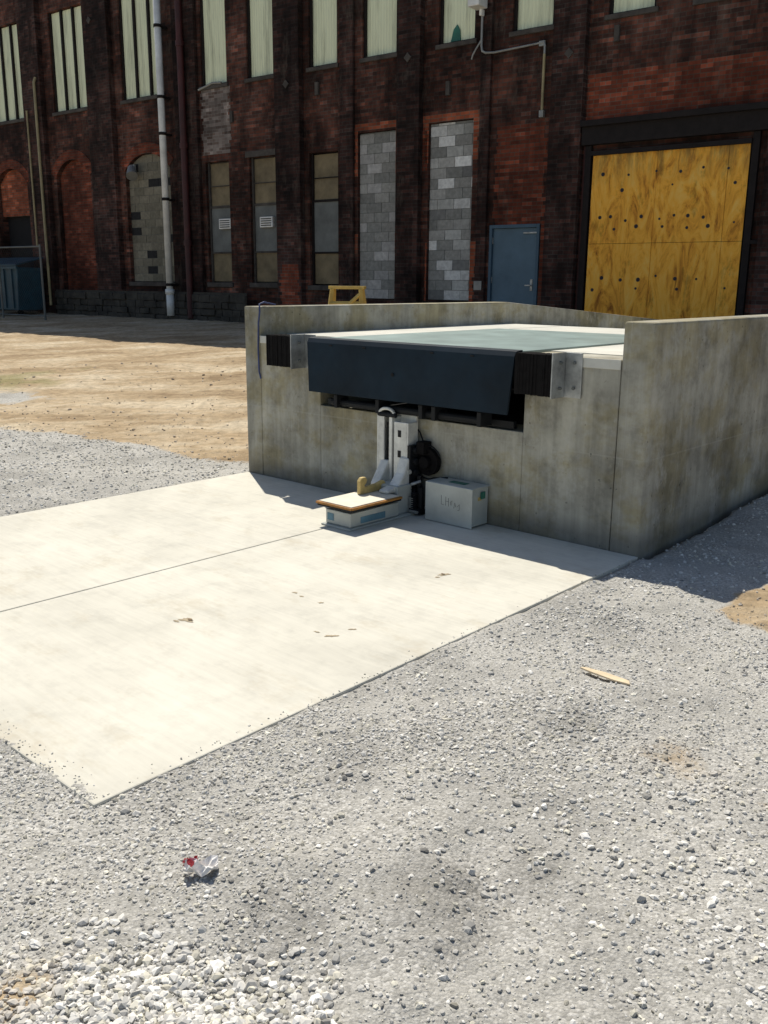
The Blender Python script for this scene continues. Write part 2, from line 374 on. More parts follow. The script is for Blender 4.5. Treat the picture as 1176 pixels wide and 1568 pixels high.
VV+=np.stack([x,y,z+s*.2],-1)[:,None,:]
FF=(IF[None]+(np.arange(N)*12)[:,None,None]).reshape(-1,3)
tone=np.clip(rng.normal(.60,.13,N),.24,.86)*np.clip(br,0,1.15)
tone=np.where(rng.random(N)<.04,tone*.55,tone)*(1-.3*damp(x,y)*(rng.random(N)<.8))
warm=rng.random(N); cr=np.stack([tone,tone*(.975-.02*(warm>.8)),tone*(.91-.10*(warm>.8)),np.ones(N)],-1)
dm=dirtmask(x,y)[:,None]; cr[:,:3]=cr[:,:3]*(1-dm*.6)+np.array([.38,.29,.19])*dm*.6
bigmesh('gravel_stones',VV.reshape(-1,3),FF,3,M['stones'],np.repeat(cr,12,axis=0))

# ------------------------------------------------------------ concrete apron
DA=math.atan2(-.6746,.7381)
ap=empty('concrete_apron_slab',(AX,AY,0),DA)
B().box(0.0,1.886,-3.8,-.004,-.14,0).obj('slab_panel_a','conc_lt',ap,.006)
B().prism([(1.894,-3.8),(SW+.02,-3.8),(3.785,-.004),(1.894,-.004)],-.14,0,'z').obj('slab_panel_b','conc_lt',ap,.006)
B().box(1.885,1.895,-3.8,-.004,-.14,-.008).obj('control_joint','joint',ap)
mud=simple('dried_mud',(.46,.38,.26),.95,0,.3,30,.4)
def blob(name,cx,cy,r,ecc=1.6,ang=0,z=.002,mat=mud,par=ap,n=26):
    b=B(); pts=[]
    for i in range(n):
        tt=2*math.pi*i/n; rr=r*(.55+.8*random.random()); px,py=rr*ecc*math.cos(tt),rr*math.sin(tt)
        pts.append((cx+px*math.cos(ang)-py*math.sin(ang),cy+px*math.sin(ang)+py*math.cos(ang),z))
    b.quad(*pts); return b.obj(name,mat,par)
def L(x,y): 
    a,b=dl(x,y); return a,b
for i,(px,py,r,e_,an) in enumerate([(-.98,4.35,.022,2.0,.3),(-1.03,4.33,.010,2,.1),(.35,5.12,.02,1.8,1.2),(.31,5.07,.010,1.5,1),(-.48,4.78,.009,2,.4),(-.44,4.72,.007,2,.4),(-.33,4.62,.008,2,.6),(-.25,4.15,.010,3.5,.8),(-.32,4.2,.006,3,.2),(-.15,4.24,.007,3,.8)]):
    a_,b_=L(px,py); blob('mud_scuff_%d'%i,a_,b_,r,e_,an)
dkm=simple('dark_mud',(.2,.14,.08),.95,0,.4,30,.4)
blob('mud_clod',*L(-.965,4.347),.011,1.5,0,.005,dkm); blob('mud_clod_b',*L(.345,5.125),.008,1.5,0,.005,dkm)

# ------------------------------------------------------------ loading dock
dk=empty('concrete_loading_dock',(AX,AY,0),DA)
WT=.20
def wallprof(o0,o1,top): return [(o0,-.4),(9.6,-.4),(9.6,top-.075*6.0),(3.6,top),(o0,top)]
B().prism(wallprof(0,0,1.44),0,WT,'x').obj('side_wall_a','conc',dk,.012)
B().prism(wallprof(0,0,1.43),3.58,3.78,'x').obj('side_wall_b','conc',dk,.016)
f=B(); f.box(.202,.93,.004,.30,-.4,1.20); f.box(2.89,3.578,.004,.30,-.4,1.20); f.box(.9305,2.8895,.004,.30,-.4,.68)
f.obj('front_wall','conc',dk,.006)
f=B(); f.box(.202,.93,.301,3.6,.3,1.205); f.box(2.89,3.578,.301,3.6,.3,1.205); f.box(.931,2.889,2.42,3.6,.3,1.203)
f.prism([(3.601,.3),(9.6,.3),(9.6,1.205-.45),(3.601,1.205)],.202,3.578,'x')
f.obj('dock_floor','conc_top',dk)
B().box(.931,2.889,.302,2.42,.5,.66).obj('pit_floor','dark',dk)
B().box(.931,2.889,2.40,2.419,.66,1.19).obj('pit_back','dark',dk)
B().box(.2025,.93,-.003,.003,1.14,1.20).box(2.89,3.5775,-.003,.003,1.14,1.20).obj('edge_angle','conc_top',dk,.002)

# ------------------------------------------------------------ dock leveler
lv=empty('dock_leveler',(AX,AY,0),DA)
B().box(.95,2.87,-.06,2.39,1.195,1.216).obj('deck','deck',lv,.003)
B().box(.96,2.86,.02,.04,1.02,1.19).box(.96,2.86,2.3,2.33,1.0,1.19).obj('deck_headers','black',lv)
b=B()
for xx in (1.1,1.5,1.9,2.3,2.7): b.box(xx-.02,xx+.02,.05,2.3,1.07,1.19)
b.obj('deck_beams','black',lv)
b=B(); 
prof=[(-.062,1.228),(-.13,1.222),(-.150,1.19),(-.168,.81),(-.150,.81),(-.132,1.18),(-.118,1.203),(-.062,1.208)]
n=len(prof)
for xl,i0 in ((0,0),(1,1)):
    for (yy,zz) in prof:
        tpr=(1.22-zz)/.41
        b.v.append(((.945+.035*max(0,tpr)) if i0==0 else (2.905-.035*max(0,tpr)),yy,zz))
b.f.append(tuple(range(n))); b.f.append(tuple(reversed(range(n,2*n))))
for i in range(n): j=(i+1)%n; b.f.append((j,i,n+i,n+j))
b.obj('lip_plate','lip',lv,.002)
b=B()
for i in range(13): b.cyl((.98+i*.15,-.075,1.205),(1.08+i*.15,-.075,1.205),.022,10)
b.obj('lip_hinge','black',lv)
b=B(); b.cyl((1.86,-.1665,1.0),(1.86,-.162,1.0),.014,12); 
for xx in (1.2,1.55,2.2,2.55): b.box(xx,xx+.03,-.157,-.152,1.17,1.18)
b.obj('lip_marks','dark',lv)
b=B(); b.cyl((1.15,-.07,.735),(2.62,-.07,.735),.028,12)
for xx in (1.22,1.66,2.08,2.2,2.6): b.box(xx,xx+.035,-.13,.0,.70,.80)
b.box(1.0,2.8,.02,.06,.69,.74)
b.obj('lip_keepers','black',lv,.003)
# ------------------------------------------------------------ bumpers
def bumper(x0,x1,zt,zb,dep,flange,nm='dock_bumper'):
    e_=empty(nm,(AX,AY,0),DA); b=B(); n=22; w=(x1-x0)/n
    for i in range(n): 
        j=random.uniform(-.003,.003); b.box(x0+i*w+.0003,x0+(i+1)*w-.0003,-dep+j,-.008,zb+j*.6,zt+random.uniform(-.002,.002))
    b.obj('rubber_laminations','rubber',e_)
    b=B(); b.box(x1+.001,x1+.010,-dep-.005,-.006,zb-.012,zt+.012); b.box(x1+.0105,x1+flange,-.015,-.006,zb-.012,zt+.012)
    b.box(x0-.010,x0-.001,-dep+.03,-.006,zb+.01,zt-.01)
    b.obj('steel_angles','steel',e_,.002)
    b=B()
    for zz in (zb+.05,zt-.05):
        b.cyl((x1+.010,-dep*.5,zz),(x1+.022,-dep*.5,zz),.012,6); b.cyl((x1+.018,-dep*.5,zz),(x1+.03,-dep*.5,zz),.007,8)
        b.cyl((x1+flange*.6,-.016,zz),(x1+flange*.6,-.026,zz),.011,6)
    b.obj('bolts','board_grey',e_)
bumper(.47,.765,1.225,.98,.16,.13); bumper(2.915,3.19,1.215,.955,.16,.13)
tube('hanging_cable',[(AX+.7381*a+.6746*b_,AY-.6746*a+.7381*b_,c_) for a,b_,c_ in [(.12,.25,1.45),(.17,.08,1.475),(.205,.0,1.46),(.225,-.015,1.40),(.20,-.012,1.30),(.19,-.012,1.1),(.195,-.012,.9),(.215,-.012,.84)]],.007,'rope')

# ------------------------------------------------------------ vehicle restraint
vr=empty('vehicle_restraint',(AX,AY,0),DA)
b=B()
b.box(1.68,1.98,-.03,-.005,.10,.70)
b.box(1.68,1.70,-.13,-.031,.10,.71); b.box(1.7005,1.75,-.13,-.115,.10,.71)
b.box(1.80,1.83,-.13,-.031,.12,.69)
b.box(1.86,1.98,-.14,-.125,.12,.66); b.box(1.9805,1.998,-.14,-.031,.12,.66)
b.obj('track_channels','steel_wht',vr,.004)
b=B(); b.cyl((1.69,-.12,.70),(1.86,-.12,.70),.018,10); b.box(1.755,1.795,-.10,-.035,.25,.64); b.box(1.70,1.84,-.135,-.131,.685,.7)
for zz in (.25,.4,.55): b.box(1.90,1.93,-.1425,-.1405,zz,zz+.05)
b.obj('track_slot','black',vr)
b=B()
arc=[(1.70+.14*(1-math.cos(math.pi*i/8))/2, .71+.035*math.sin(math.pi*i/8)) for i in range(9)]
for p,q in zip(arc,arc[1:]): b.cyl((p[0],-.12,p[1]),(q[0],-.12,q[1]),.012,8)
b.obj('top_loop','steel_wht',vr)
b=B(); b.box(1.82,2.06,-.80,-.30,.015,.115); b.box(1.80,2.08,-.83,-.10,.0,.014)
b.box(1.84,2.04,-.299,-.14,.015,.22)
b.obj('carriage_body','box_grey',vr,.006)
b=B(); b.box(1.775,2.11,-.84,-.33,.138,.158); b.obj('carriage_plate_core','black',vr,.004)
b=B(); b.box(1.77,2.115,-.845,-.325,.1585,.168); b.box(1.77,2.115,-.849,-.8455,.154,.166); b.box(2.1155,2.119,-.845,-.33,.154,.166); b.obj('carriage_plate_edge','orange',vr,.002)
b=B(); b.box(1.785,2.10,-.83,-.34,.1685,.174); b.obj('carriage_plate','pale_top',vr,.003)
b=B(); b.box(1.84,1.90,-.8035,-.8005,.04,.09); b.box(2.0605,2.063,-.7,-.45,.03,.075); b.obj('labels','red_hinge',vr)
pr=[(-.52,.175),(-.52,.27),(-.50,.295),(-.46,.295),(-.445,.27),(-.46,.245),(-.475,.235),(-.465,.222),(-.34,.228),(-.27,.245),(-.24,.21),(-.27,.175)]
B().prism(pr,1.85,1.885,'x').obj('hook','yellow',vr,.006)
pr=[(-.10,.44),(-.16,.40),(-.20,.30),(-.27,.22),(-.38,.20),(-.38,.176),(-.12,.176),(-.06,.25)]
B().prism(pr,1.93,2.02,'x').obj('arm','steel_wht',vr,.012)
B().prism([(-.10,.36),(-.13,.36),(-.24,.2),(-.24,.176),(-.1,.176)],1.72,1.80,'x').obj('arm_inner','steel_wht',vr,.008)
b=B()
for zz in (.10,.16,.22,.3,.38,.46): b.cyl((2.005,-.10,zz),(2.055,-.10,zz),.025,10)
b.box(2.0,2.03,-.15,-.02,.04,.5); b.cyl((2.07,-.09,.04),(2.07,-.09,.28),.018,10); b.cyl((2.11,-.12,.03),(2.11,-.12,.2),.022,10); b.box(2.03,2.14,-.17,-.03,.012,.05)
for i in range(9): b.cyl((2.09,-.17,.04+i*.015),(2.09,-.17,.047+i*.015),.024,10)
b.obj('spring_assembly','black',vr,.002)
b=B()
for zz in (.08,.19,.31): b.cyl((2.03,-.158,zz),(2.03,-.15,zz),.018,10)
b.cyl((2.13,-.08,.06),(2.13,-.08,.17),.012,10); b.box(2.045,2.09,-.185,-.18,.05,.13)
b.cyl((2.06,-.19,.03),(2.14,-.19,.03),.012,8); b.cyl((2.05,-.16,.22),(2.09,-.10,.24),.012,8)
b.obj('spring_fittings','steel',vr)
b=B(); b.cyl((2.11,-.06,.38),(2.11,-.015,.38),.10,26); b.cyl((2.11,-.10,.38),(2.11,-.061,.38),.045,16); b.box(2.05,2.12,-.11,-.02,.44,.53)
for i in range(5): 
    a_=i*2*math.pi/5; b.cyl((2.11+.07*math.cos(a_),-.066,.38+.07*math.sin(a_)),(2.11+.07*math.cos(a_),-.0605,.38+.07*math.sin(a_)),.012,8)
b.obj('motor_drum','rubber',vr,.004)
tube('reel_cable',[(2.11+.125*math.cos(t_),-.05,.38+.125*math.sin(t_)) for t_ in np.linspace(.5,5.2,24)]+[(2.3,-.05,.29)],.006,'black',vr)
tube('feed_cable',[(2.03,-.02,.40),(2.06,-.03,.5),(2.02,-.03,.58),(1.99,-.02,.60)],.006,'black',vr)
cb=empty('control_box',(AX,AY,0),DA)
B().box(2.24,2.64,-.205,-.02,.012,.275).obj('cabinet','box_grey',cb,.006)
B().box(2.232,2.648,-.215,-.2052,.004,.283).box(2.232,2.648,-.2051,-.012,.2755,.284).obj('lid','box_grey',cb,.004)
B().box(2.6405,2.6435,-.14,-.10,.19,.215).obj('warning_label','yellow',cb)
B().box(2.6485,2.652,-.12,-.07,.20,.25).box(2.38,2.52,-.14,-.08,.2845,.287).obj('plates','teal',cb)
scr=[[(0,.09),(0,.0),(.03,0)],[(.05,.09),(.05,0)],[(.05,.045),(.08,.05)],[(.08,.085),(.08,0)],[(.10,.05),(.12,.07),(.11,.02),(.10,.05)],[(.14,.0),(.15,.06),(.16,.02)],[(.18,.03),(.20,.06),(.20,.0),(.18,-.01)]]
for i,sg in enumerate(scr): tube('marker_%d'%i,[(2.38+a*.8,-.2158,.14+b_*.7-a*.1) for a,b_ in sg],.0011,'ink',cb)
tube('conduit_stub',[(2.24,-.1,.1),(2.19,-.1,.09),(2.14,-.1,.05)],.012,'grey_pipe',cb)

# ------------------------------------------------------------ litter
wc=empty('wood_offcut',(.97,3.71,float(terrain(np.array([.97]),np.array([3.71]))[0])+.02),-.75)
B().prism([(-.13,-.008),(-.07,-.018),(.05,-.026),(.12,-.018),(.10,.014),(-.02,.022),(-.11,.010)],0,.008,'z').obj('shard','chip',wc,.002)
zz=float(terrain(np.array([-.51]),np.array([2.28]))[0])
lw=empty('crumpled_wrapper',(-.51,2.28,zz+.012),.3)
def crumple(name,mat,x0,x1,y0,y1,amp,par):
    b=B(); n=9
    for i in range(n):
        for j in range(n):
            b.v.append((x0+(x1-x0)*i/(n-1)+random.uniform(-.004,.004),y0+(y1-y0)*j/(n-1)+random.uniform(-.004,.004)+.01*math.sin(i),random.uniform(0,amp)+.010*math.sin(i*1.3+j*.8)+.010))
    for i in range(n-1):
        for j in range(n-1): k=i*n+j; b.f.append((k,k+n,k+n+1,k+1))
    return b.obj(name,mat,par)
crumple('paper','paper',-.045,.05,-.03,.022,.018,lw); crumple('printed_band','redp',-.045,-.005,.012,.028,.016,lw)

# ------------------------------------------------------------ sawhorse behind the dock
sx,sy=-.62,15.3; sz=float(terrain(np.array([sx]),np.array([sy]))[0])
sh=empty('wooden_sawhorse',(sx,sy,sz),-.25)
H=1.58-sz; b=B(); b.box(-.30,.30,-.06,.06,H-.05,H)
def beam(b,p,q,w=.045,d=.02):
    p=Vector(p);q=Vector(q);z_=(q-p).normalized(); x_=z_.orthogonal().normalized(); y_=z_.cross(x_); k=len(b.v)
    for c in (p,q):
        for sx_,sy_ in ((-1,-1),(1,-1),(1,1),(-1,1)): b.v.append(tuple(c+x_*w*sx_*.5+y_*d*sy_))
    b.f+= [(k,k+3,k+2,k+1),(k+4,k+5,k+6,k+7)]+[(k+i,k+(i+1)%4,k+4+(i+1)%4,k+4+i) for i in range(4)]
for sx_ in (-1,1):
    for sy_ in (-1,1): beam(b,(sx_*.24,sy_*.05,H-.05),(sx_*.34,sy_*.30,0),.06)
    beam(b,(sx_*.30,-.19,.45*H),(sx_*.30,.19,.45*H),.06)
beam(b,(-.29,-.17,H*.5),(.29,-.17,H*.5),.06); beam(b,(-.26,-.10,H*.78),(.26,-.10,H*.78),.06); beam(b,(-.3,-.2,H*.5),(.24,-.08,H*.9),.05)
b.obj('frame','wood',sh,.004)

# ------------------------------------------------------------ factory building
eb=Vector((.79,-.61)).normalized(); BA=math.atan2(eb.y,eb.x)
bl=empty('brick_factory_building',(2.6,18.6,0),BA)
ZT=10.4; S0,S1=-34.0,16.0
UP=[(-18.1,-16.5),(-15.07,-13.49),(-12.0,-10.33),(-8.95,-8.06),(-7.38,-6.54),(-5.46,-4.64),(-3.95,-3.05),(-2.02,-1.17),(-.36,.50),(1.55,2.41),(3.1,3.96),(6.2,7.06),(7.8,8.66),(10.6,11.46),(12.2,13.06),(-21.2,-19.6),(-24.4,-22.8),(-27.6,-26.0),(-30.8,-29.2)]
op=[(a,b_,6.17,8.72) for a,b_ in UP]
op+=[(-18.4,-16.7,.4,4.85),(-15.2,-13.6,.4,4.9),(-12.05,-10.25,1.6,4.83),(-8.9,-8.08,1.6,4.45),(-7.38,-6.5,1.6,4.46),(-5.48,-4.63,1.56,4.42),
     (-4.07,-3.05,1.28,4.72),(-2.22,-1.15,1.28,4.75),(-.71,.42,.4,2.75),(1.42,4.24,.4,3.93)]
ss=sorted(set([S0,S1]+[q for o in op for q in o[:2]])); zs=sorted(set([.2,ZT]+[q for o in op for q in o[2:]]))
b=B(); DEP=.32
for i in range(len(ss)-1):
    for j in range(len(zs)-1):
        cx=(ss[i]+ss[i+1])/2; cz=(zs[j]+zs[j+1])/2
        if any(o[0]<cx<o[1] and o[2]<cz<o[3] for o in op): continue
        b.quad((ss[i],0,zs[j]),(ss[i+1],0,zs[j]),(ss[i+1],0,zs[j+1]),(ss[i],0,zs[j+1]))
for a,c,z0,z1 in op:
    b.quad((a,0,z0),(a,DEP,z0),(a,DEP,z1),(a,0,z1)); b.quad((c,0,z0),(c,0,z1),(c,DEP,z1),(c,DEP,z0))
    b.quad((a,0,z1),(a,DEP,z1),(c,DEP,z1),(c,0,z1)); b.quad((a,0,z0),(c,0,z0),(c,DEP,z0),(a,DEP,z0))
o=b.obj('facade_wall','brick',bl)
B().box(S0,S1,DEP+.01,14,.2,ZT-.01).obj('building_core','brick',bl)
B().box(S0-.1,S1+.1,-.2,14.1,ZT,ZT+.22).obj('parapet_cap','sill',bl,.02)
b=B()
for a,c in [(-22.5,-21.6),(-19.4,-18.5),(-16.35,-15.45),(-13.32,-12.3),(-6.38,-5.62),(-4.52,-4.15),(-2.93,-2.36),(-.98,-.76),(.58,1.22),(4.5,5.2),(8.9,9.7),(14,14.8)]:
    pr=.16 if c-a>.5 else .08
    b.box(a,c,-pr,-.003,.2,ZT-.02)
b.box(-9.85,-9.05,-.10,-.003,.2,ZT-.02)
b.obj('pilasters','brick_pil',bl,.01)
b=B(); seg=[(-15.44,-13.33),(-12.29,-9.86),(-9.04,-6.39),(-5.61,-4.53),(-4.14,-2.94),(-2.35,-.99),(1.23,4.49)]
for a,c in seg: b.box(a,c,-.05,-.003,9.3,9.6)
b.obj('corbel_course','brick_pil',bl)
b=B()
for a,c in UP: b.box(a-.05,c+.05,-.045,.10,6.085,6.168)
for a,c,z0 in ((-8.9,-8.08,1.6),(-7.38,-6.5,1.6),(-5.48,-4.63,1.56),(-12.05,-10.25,1.6)): b.box(a-.05,c+.05,-.05,.08,z0-.11,z0-.002)
for a,c,z1 in ((-7.38,-6.5,4.46),): b.box(a-.12,c+.12,-.02,.05,z1+.002,z1+.14)
b.obj('sills_and_lintels','sill',bl,.008)
g=B(); fr=B()
for a,c in UP:
    g.box(a+.03,c-.03,.10,.12,6.2,8.70)
    fr.box(a+.001,a+.05,.05,.099,6.17,8.719); fr.box(c-.05,c-.001,.05,.099,6.17,8.719); fr.box(a+.051,c-.051,.05,.099,6.17,6.20)
    w=c-a; nm=0 if w<1.2 else 2
    for m_ in range(nm):
        xx=a+w*(m_+1)/(nm+1); fr.box(xx-.035,xx+.035,.04,.099,6.201,8.719)
g.obj('fibreglass_window_panels','glass',bl); fr.obj('upper_window_frames','dark_frame',bl)
B().prism([(-1.78,6.21),(-1.56,6.21),(-1.58,6.40),(-1.64,6.50),(-1.72,6.42)],.07,.095).obj('broken_pane_patch','teal',bl)
def patch(name,mat,s0,s1,z0,z1,y=.004,j0=.12,j1=.12,hole=None):
    b=B(); z_=math.floor(z0/.07)*.07
    while z_<z1-.01:
        a=s0-random.random()*j0; c=s1+random.random()*j1; zt_=z_+.07
        if hole is None: b.box(a,c,-y,-.001,z_,zt_-.0003)
        else:
            hz=hole[2]<z_+.02<hole[3]
            if hz:
                if a<hole[0]-.01: b.box(a,hole[0],-y,-.001,z_,zt_-.0003)
                if c>hole[1]+.01: b.box(hole[1],c,-y,-.001,z_,zt_-.0003)
            else: b.box(a,c,-y,-.001,z_,zt_-.0003)
        z_+=.07
    return b.obj(name,mat,bl)
patch('repair_brick_above_door','brick_red',-.55,.40,2.80,4.5)
patch('repair_brick_above_bay','brick_red',1.24,4.48,4.47,5.25,.004,.0,.0)
patch('repair_brick_low','brick_red',-6.2,-5.75,.9,2.0,.165)
patch('repair_brick_b','brick_red',-2.4,-2.25,3.9,4.6,.005,.05,.02)
patch('pale_brick_patch','brick_pale',-8.9,-8.05,4.62,6.05,.004,.12,.1)
patch('orange_surround','brick_orange',-4.12,-3.0,3.9,4.88,.005,.14,.14,(-4.07,-3.05,1.28,4.72))
patch('orange_surround_low','brick_orange',-4.12,-3.0,2.3,2.6,.005,.12,.0,(-4.07,-3.05,1.28,4.72))
patch('orange_surround_b','brick_orange',-2.27,-1.1,4.0,4.88,.005,.14,.2,(-2.22,-1.15,1.28,4.75))
patch('orange_surround_c','brick_orange',-2.24,-1.1,1.3,2.4,.005,.03,.16,(-2.22,-1.15,1.28,4.75))
patch('orange_jamb','brick_red',.43,.5,.7,2.75,.006,.0,.05)
def arch(s0,s1,spring,crown,ringmat,z0):
    n=14; w=(s1-s0)/2; cx=(s0+s1)/2; h=crown-spring; Rr=(w*w+h*h)/(2*h); cz=crown-Rr; a0=math.asin(w/Rr)
    pts=[(cx+Rr*math.sin(-a0+2*a0*i/n),cz+Rr*math.cos(-a0+2*a0*i/n)) for i in range(n+1)]
    b=B()
    for p,q in zip(pts,pts[1:]):
        if crown-min(p[1],q[1])>.004: b.prism([(p[0],p[1]),(q[0],q[1]),(q[0],crown-.001),(p[0],crown-.001)],.002,.2)
    b.obj('arch_spandrel','brick',bl)
    b=B()
    for p,q in zip(pts,pts[1:]):
        d1=Vector((p[0]-cx,p[1]-cz)).normalized()*.26; d2=Vector((q[0]-cx,q[1]-cz)).normalized()*.26
        b.prism([p,q,(q[0]+d2.x,q[1]+d2.y),(p[0]+d1.x,p[1]+d1.y)],-.018,-.002)
    b.obj('arch_ring',ringmat,bl)
arch(-18.4,-16.7,4.4,4.85,'brick_red',.4); arch(-15.2,-13.6,4.45,4.9,'brick_red',.4); arch(-12.05,-10.25,4.45,4.83,'brick_red',1.6)
B().box(-18.39,-16.71,.15,.28,3.5,4.84).obj('arch_infill_brick','brick_orange',bl)
B().box(-18.39,-16.71,.3,.318,.4,3.5).obj('dark_doorway','dark',bl)
B().box(-15.19,-13.61,.13,.28,.4,4.89).obj('arch_infill_brick_b','brick_red',bl)
def blocks(name,s0,s1,z0,z1,y,tones,bw=.4,bh=.2,dark=0):
    b=B(); cols=[]; r=0; z_=z0
    while z_<z1-.02:
        zt_=min(z_+bh,z1); xx=s0-(bw/2 if r%2 else 0)
        while xx<s1-.01:
            a=max(xx,s0); c=min(xx+bw,s1)
            if c-a>.03:
                tn=random.choice(tones); kk=random.uniform(.8,1.15); col=[tn[0]*kk,tn[1]*kk,tn[2]*kk,1]
                if random.random()<dark: col=[.03,.03,.03,1]
                dy=random.uniform(-.004,.004)
                b.box(a+.005,c-.005,y+dy,y+.15,z_+.005,zt_-.005); cols+= [col]*8
            xx+=bw
        z_+=bh; r+=1
    o=b.obj(name,'block',bl,0,False,cols)
    B().box(s0+.001,s1-.001,y+.012,y+.14,z0+.001,z1-.001).obj(name+'_mortar','board_grey',bl)
G1=[(.38,.375,.35),(.27,.27,.25),(.32,.315,.29),(.48,.48,.45),(.22,.22,.21)]
blocks('block_infill_a',-4.06,-3.06,1.29,4.71,.06,[(.32,.315,.29),(.26,.26,.24),(.36,.355,.33),(.44,.43,.41)])
blocks('block_infill_b',-2.21,-1.16,1.29,4.74,.06,G1+[(.7,.7,.67)])
blocks('block_infill_c',-12.04,-10.26,1.61,4.82,.10,[(.22,.20,.15),(.19,.175,.13),(.24,.22,.165)],dark=.10)
for i,(a,c,z0,z1) in enumerate([(-8.9,-8.08,1.6,4.45),(-7.38,-6.5,1.6,4.46),(-5.48,-4.63,1.56,4.42)]):
    B().box(a+.04,c-.04,.12,.15,3.42,z1-.03).box(a+.04,c-.04,.12,.15,z0+.03,z0+.70).obj('boards_%d'%i,'board',bl,.003)
    B().box(a+.04,c-.04,.105,.14,z0+.74,3.38).obj('grey_panel_%d'%i,'board_grey',bl,.003)
    f_=B(); f_.box(a+.001,a+.05,.07,.119,z0,z1); f_.box(c-.05,c-.001,.07,.119,z0,z1); f_.box(a+.051,c-.051,.08,.119,3.38,3.43); f_.box(a+.051,c-.051,.08,.119,z0+.70,z0+.74)
    f_.box(a+.051,c-.051,.09,.119,3.88,3.90); f_.box(a+.002,c-.002,.155,.17,z0,z1)
    f_.obj('window_frame_%d'%i,'sill' if i<2 else 'dark_frame',bl)
    if i<2:
        sx_=a+.38 if i==0 else a+.28
        v=B(); v.box(sx_,sx_+.42,.02,.1,2.88,3.12); v.obj('vent_box_%d'%i,'white_paint',bl,.008)
        v=B(); 
        for q in range(4): v.box(sx_+.04,sx_+.38,.012,.0195,2.915+q*.05,2.935+q*.05)
        v.obj('vent_louvres_%d'%i,'dark_frame',bl)
# rubble stone foundation
b=B(); z_=.2
for r in range(6):
    xx=-15.4; hh2=random.uniform(.16,.24)
    while xx<-7.45:
        w=random.uniform(.18,.55); c=min(xx+w,-7.42); g_=random.uniform(.004,.014)
        k=len(b.v); b.box(xx+g_,c-g_,-.19-random.uniform(0,.05),-.168,z_+g_,z_+hh2-g_)
        for q in range(k,k+8): v=b.v[q]; b.v[q]=(v[0]+random.uniform(-.02,.02),v[1],v[2]+random.uniform(-.02,.02))
        xx=c
    z_+=hh2
b.obj('stone_foundation','stone',bl,.012)
B().box(-15.4,-7.42,-.166,-.1605,.2,1.36).obj('foundation_mortar','stone',bl)
B().box(-.70,-.64,-.02,.10,.6,2.745).box(.35,.412,-.02,.10,.6,2.745).box(-.639,.349,-.02,.10,2.68,2.745).obj('door_frame','blue_frame',bl,.004)
B().box(-.635,.345,.03,.075,.66,2.675).obj('door_leaf','blue_door',bl,.004)
b=B(); b.box(.235,.285,.018,.029,1.5,1.72); b.cyl((.26,.018,1.60),(.26,-.035,1.60),.012,8); b.box(.15,.27,-.045,-.030,1.59,1.615)
b.box(.05,.34,.0,.028,2.57,2.60)
b.obj('door_hardware','steel',bl,.002)
b=B()
for zz in (.95,1.7,2.45): b.box(-.642,-.628,.012,.029,zz-.06,zz+.06)
b.obj('door_hinges','steel',bl)
B().box(-.98,-.80,-.10,-.081,1.5,1.68).obj('junction_box','grey_pipe',bl,.004)
# plywood bay
pw=B(); xs_=[1.45,2.66,3.88,4.22]; zs_=[.7,2.35,3.90]
for i in range(3):
    for j in range(2): pw.box(xs_[i]+.003,xs_[i+1]-.003,-.06+.003*((i+j)%2),-.04,zs_[j]+.003,zs_[j+1]-.003)
pw.obj('plywood_sheets','ply',bl,.002)
B().box(1.44,4.225,-.035,.1,.5,3.92).obj('plywood_backing','dark',bl)
h=B()
for zz,n_,x0,x1 in ((3.52,6,1.7,3.95),(3.30,3,2.0,4.0),(2.78,8,1.6,3.6),(2.62,6,1.9,4.1),(1.75,6,1.8,3.5),(1.55,4,1.6,4.0)):
    for i in range(n_):
        xx=x0+(x1-x0)*i/(n_-1)+random.uniform(-.06,.06); z1_=zz+random.uniform(-.04,.04); r_=random.uniform(.018,.038)
        h.cyl((xx,-.0625,z1_),(xx,-.0575,z1_),r_,10)
h.obj('bolt_holes','ink',bl)
fr=B(); fr.box(1.30,1.415,-.08,.06,.4,4.05); fr.box(4.245,4.36,-.08,.06,.4,4.05); fr.box(1.24,4.49,-.14,-.03,4.055,4.42); fr.box(1.416,4.244,-.12,-.065,3.87,3.95)
fr.box(1.24,4.49,-.22,-.141,4.36,4.46)
fr.box(4.36,4.49,-.08,-.005,2.3,2.36)
fr.obj('bay_door_frame','dark_frame',bl,.005)
B().box(1.255,1.298,-.04,-.005,.5,4.05).obj('bay_rust_strip','rust_red',bl)
def bp(pts,r,mat,name): return tube(name,pts,r,mat,bl)
b=B(); b.cyl((-10.15,-.26,1.15),(-10.15,-.26,10.2),.085,16); b.cyl((-10.15,-.26,.75),(-10.15,-.26,1.3),.10,16); b.cyl((-10.15,-.26,1.3),(-10.15,-.26,1.42),.12,16)
b.obj('downspout','white_paint',bl,.0,True)
b=B()
for zz in (1.5,3.6,5.15,6.0,7.6,8.9): b.cyl((-10.15,-.26,zz),(-10.15,-.26,zz+.07),.10,16); b.box(-10.2,-10.1,-.2,-.003,zz,zz+.05)
b.obj('downspout_brackets','dark_frame',bl)
bp([(-9.45,-.19,.7),(-9.45,-.19,10.2)],.085,'rust_red','red_pipe')
b=B()
for zz in (2.5,4.8,7.1): b.cyl((-9.45,-.19,zz),(-9.45,-.19,zz+.12),.105,16)
b.obj('red_pipe_couplings','rust_red',bl)
bp([(-15.62,-.22,.9),(-15.62,-.22,7.0),(-15.62,-.16,7.12)],.04,'tan_pipe','tan_pipe_a')
bp([(-16.1,-.21,2.6),(-16.1,-.21,6.3)],.028,'tan_pipe','tan_pipe_b')
bp([(-9.0,-.05,6.1),(-8.5,-.05,6.2),(-8.2,-.05,6.18)],.025,'grey_pipe','short_conduit')
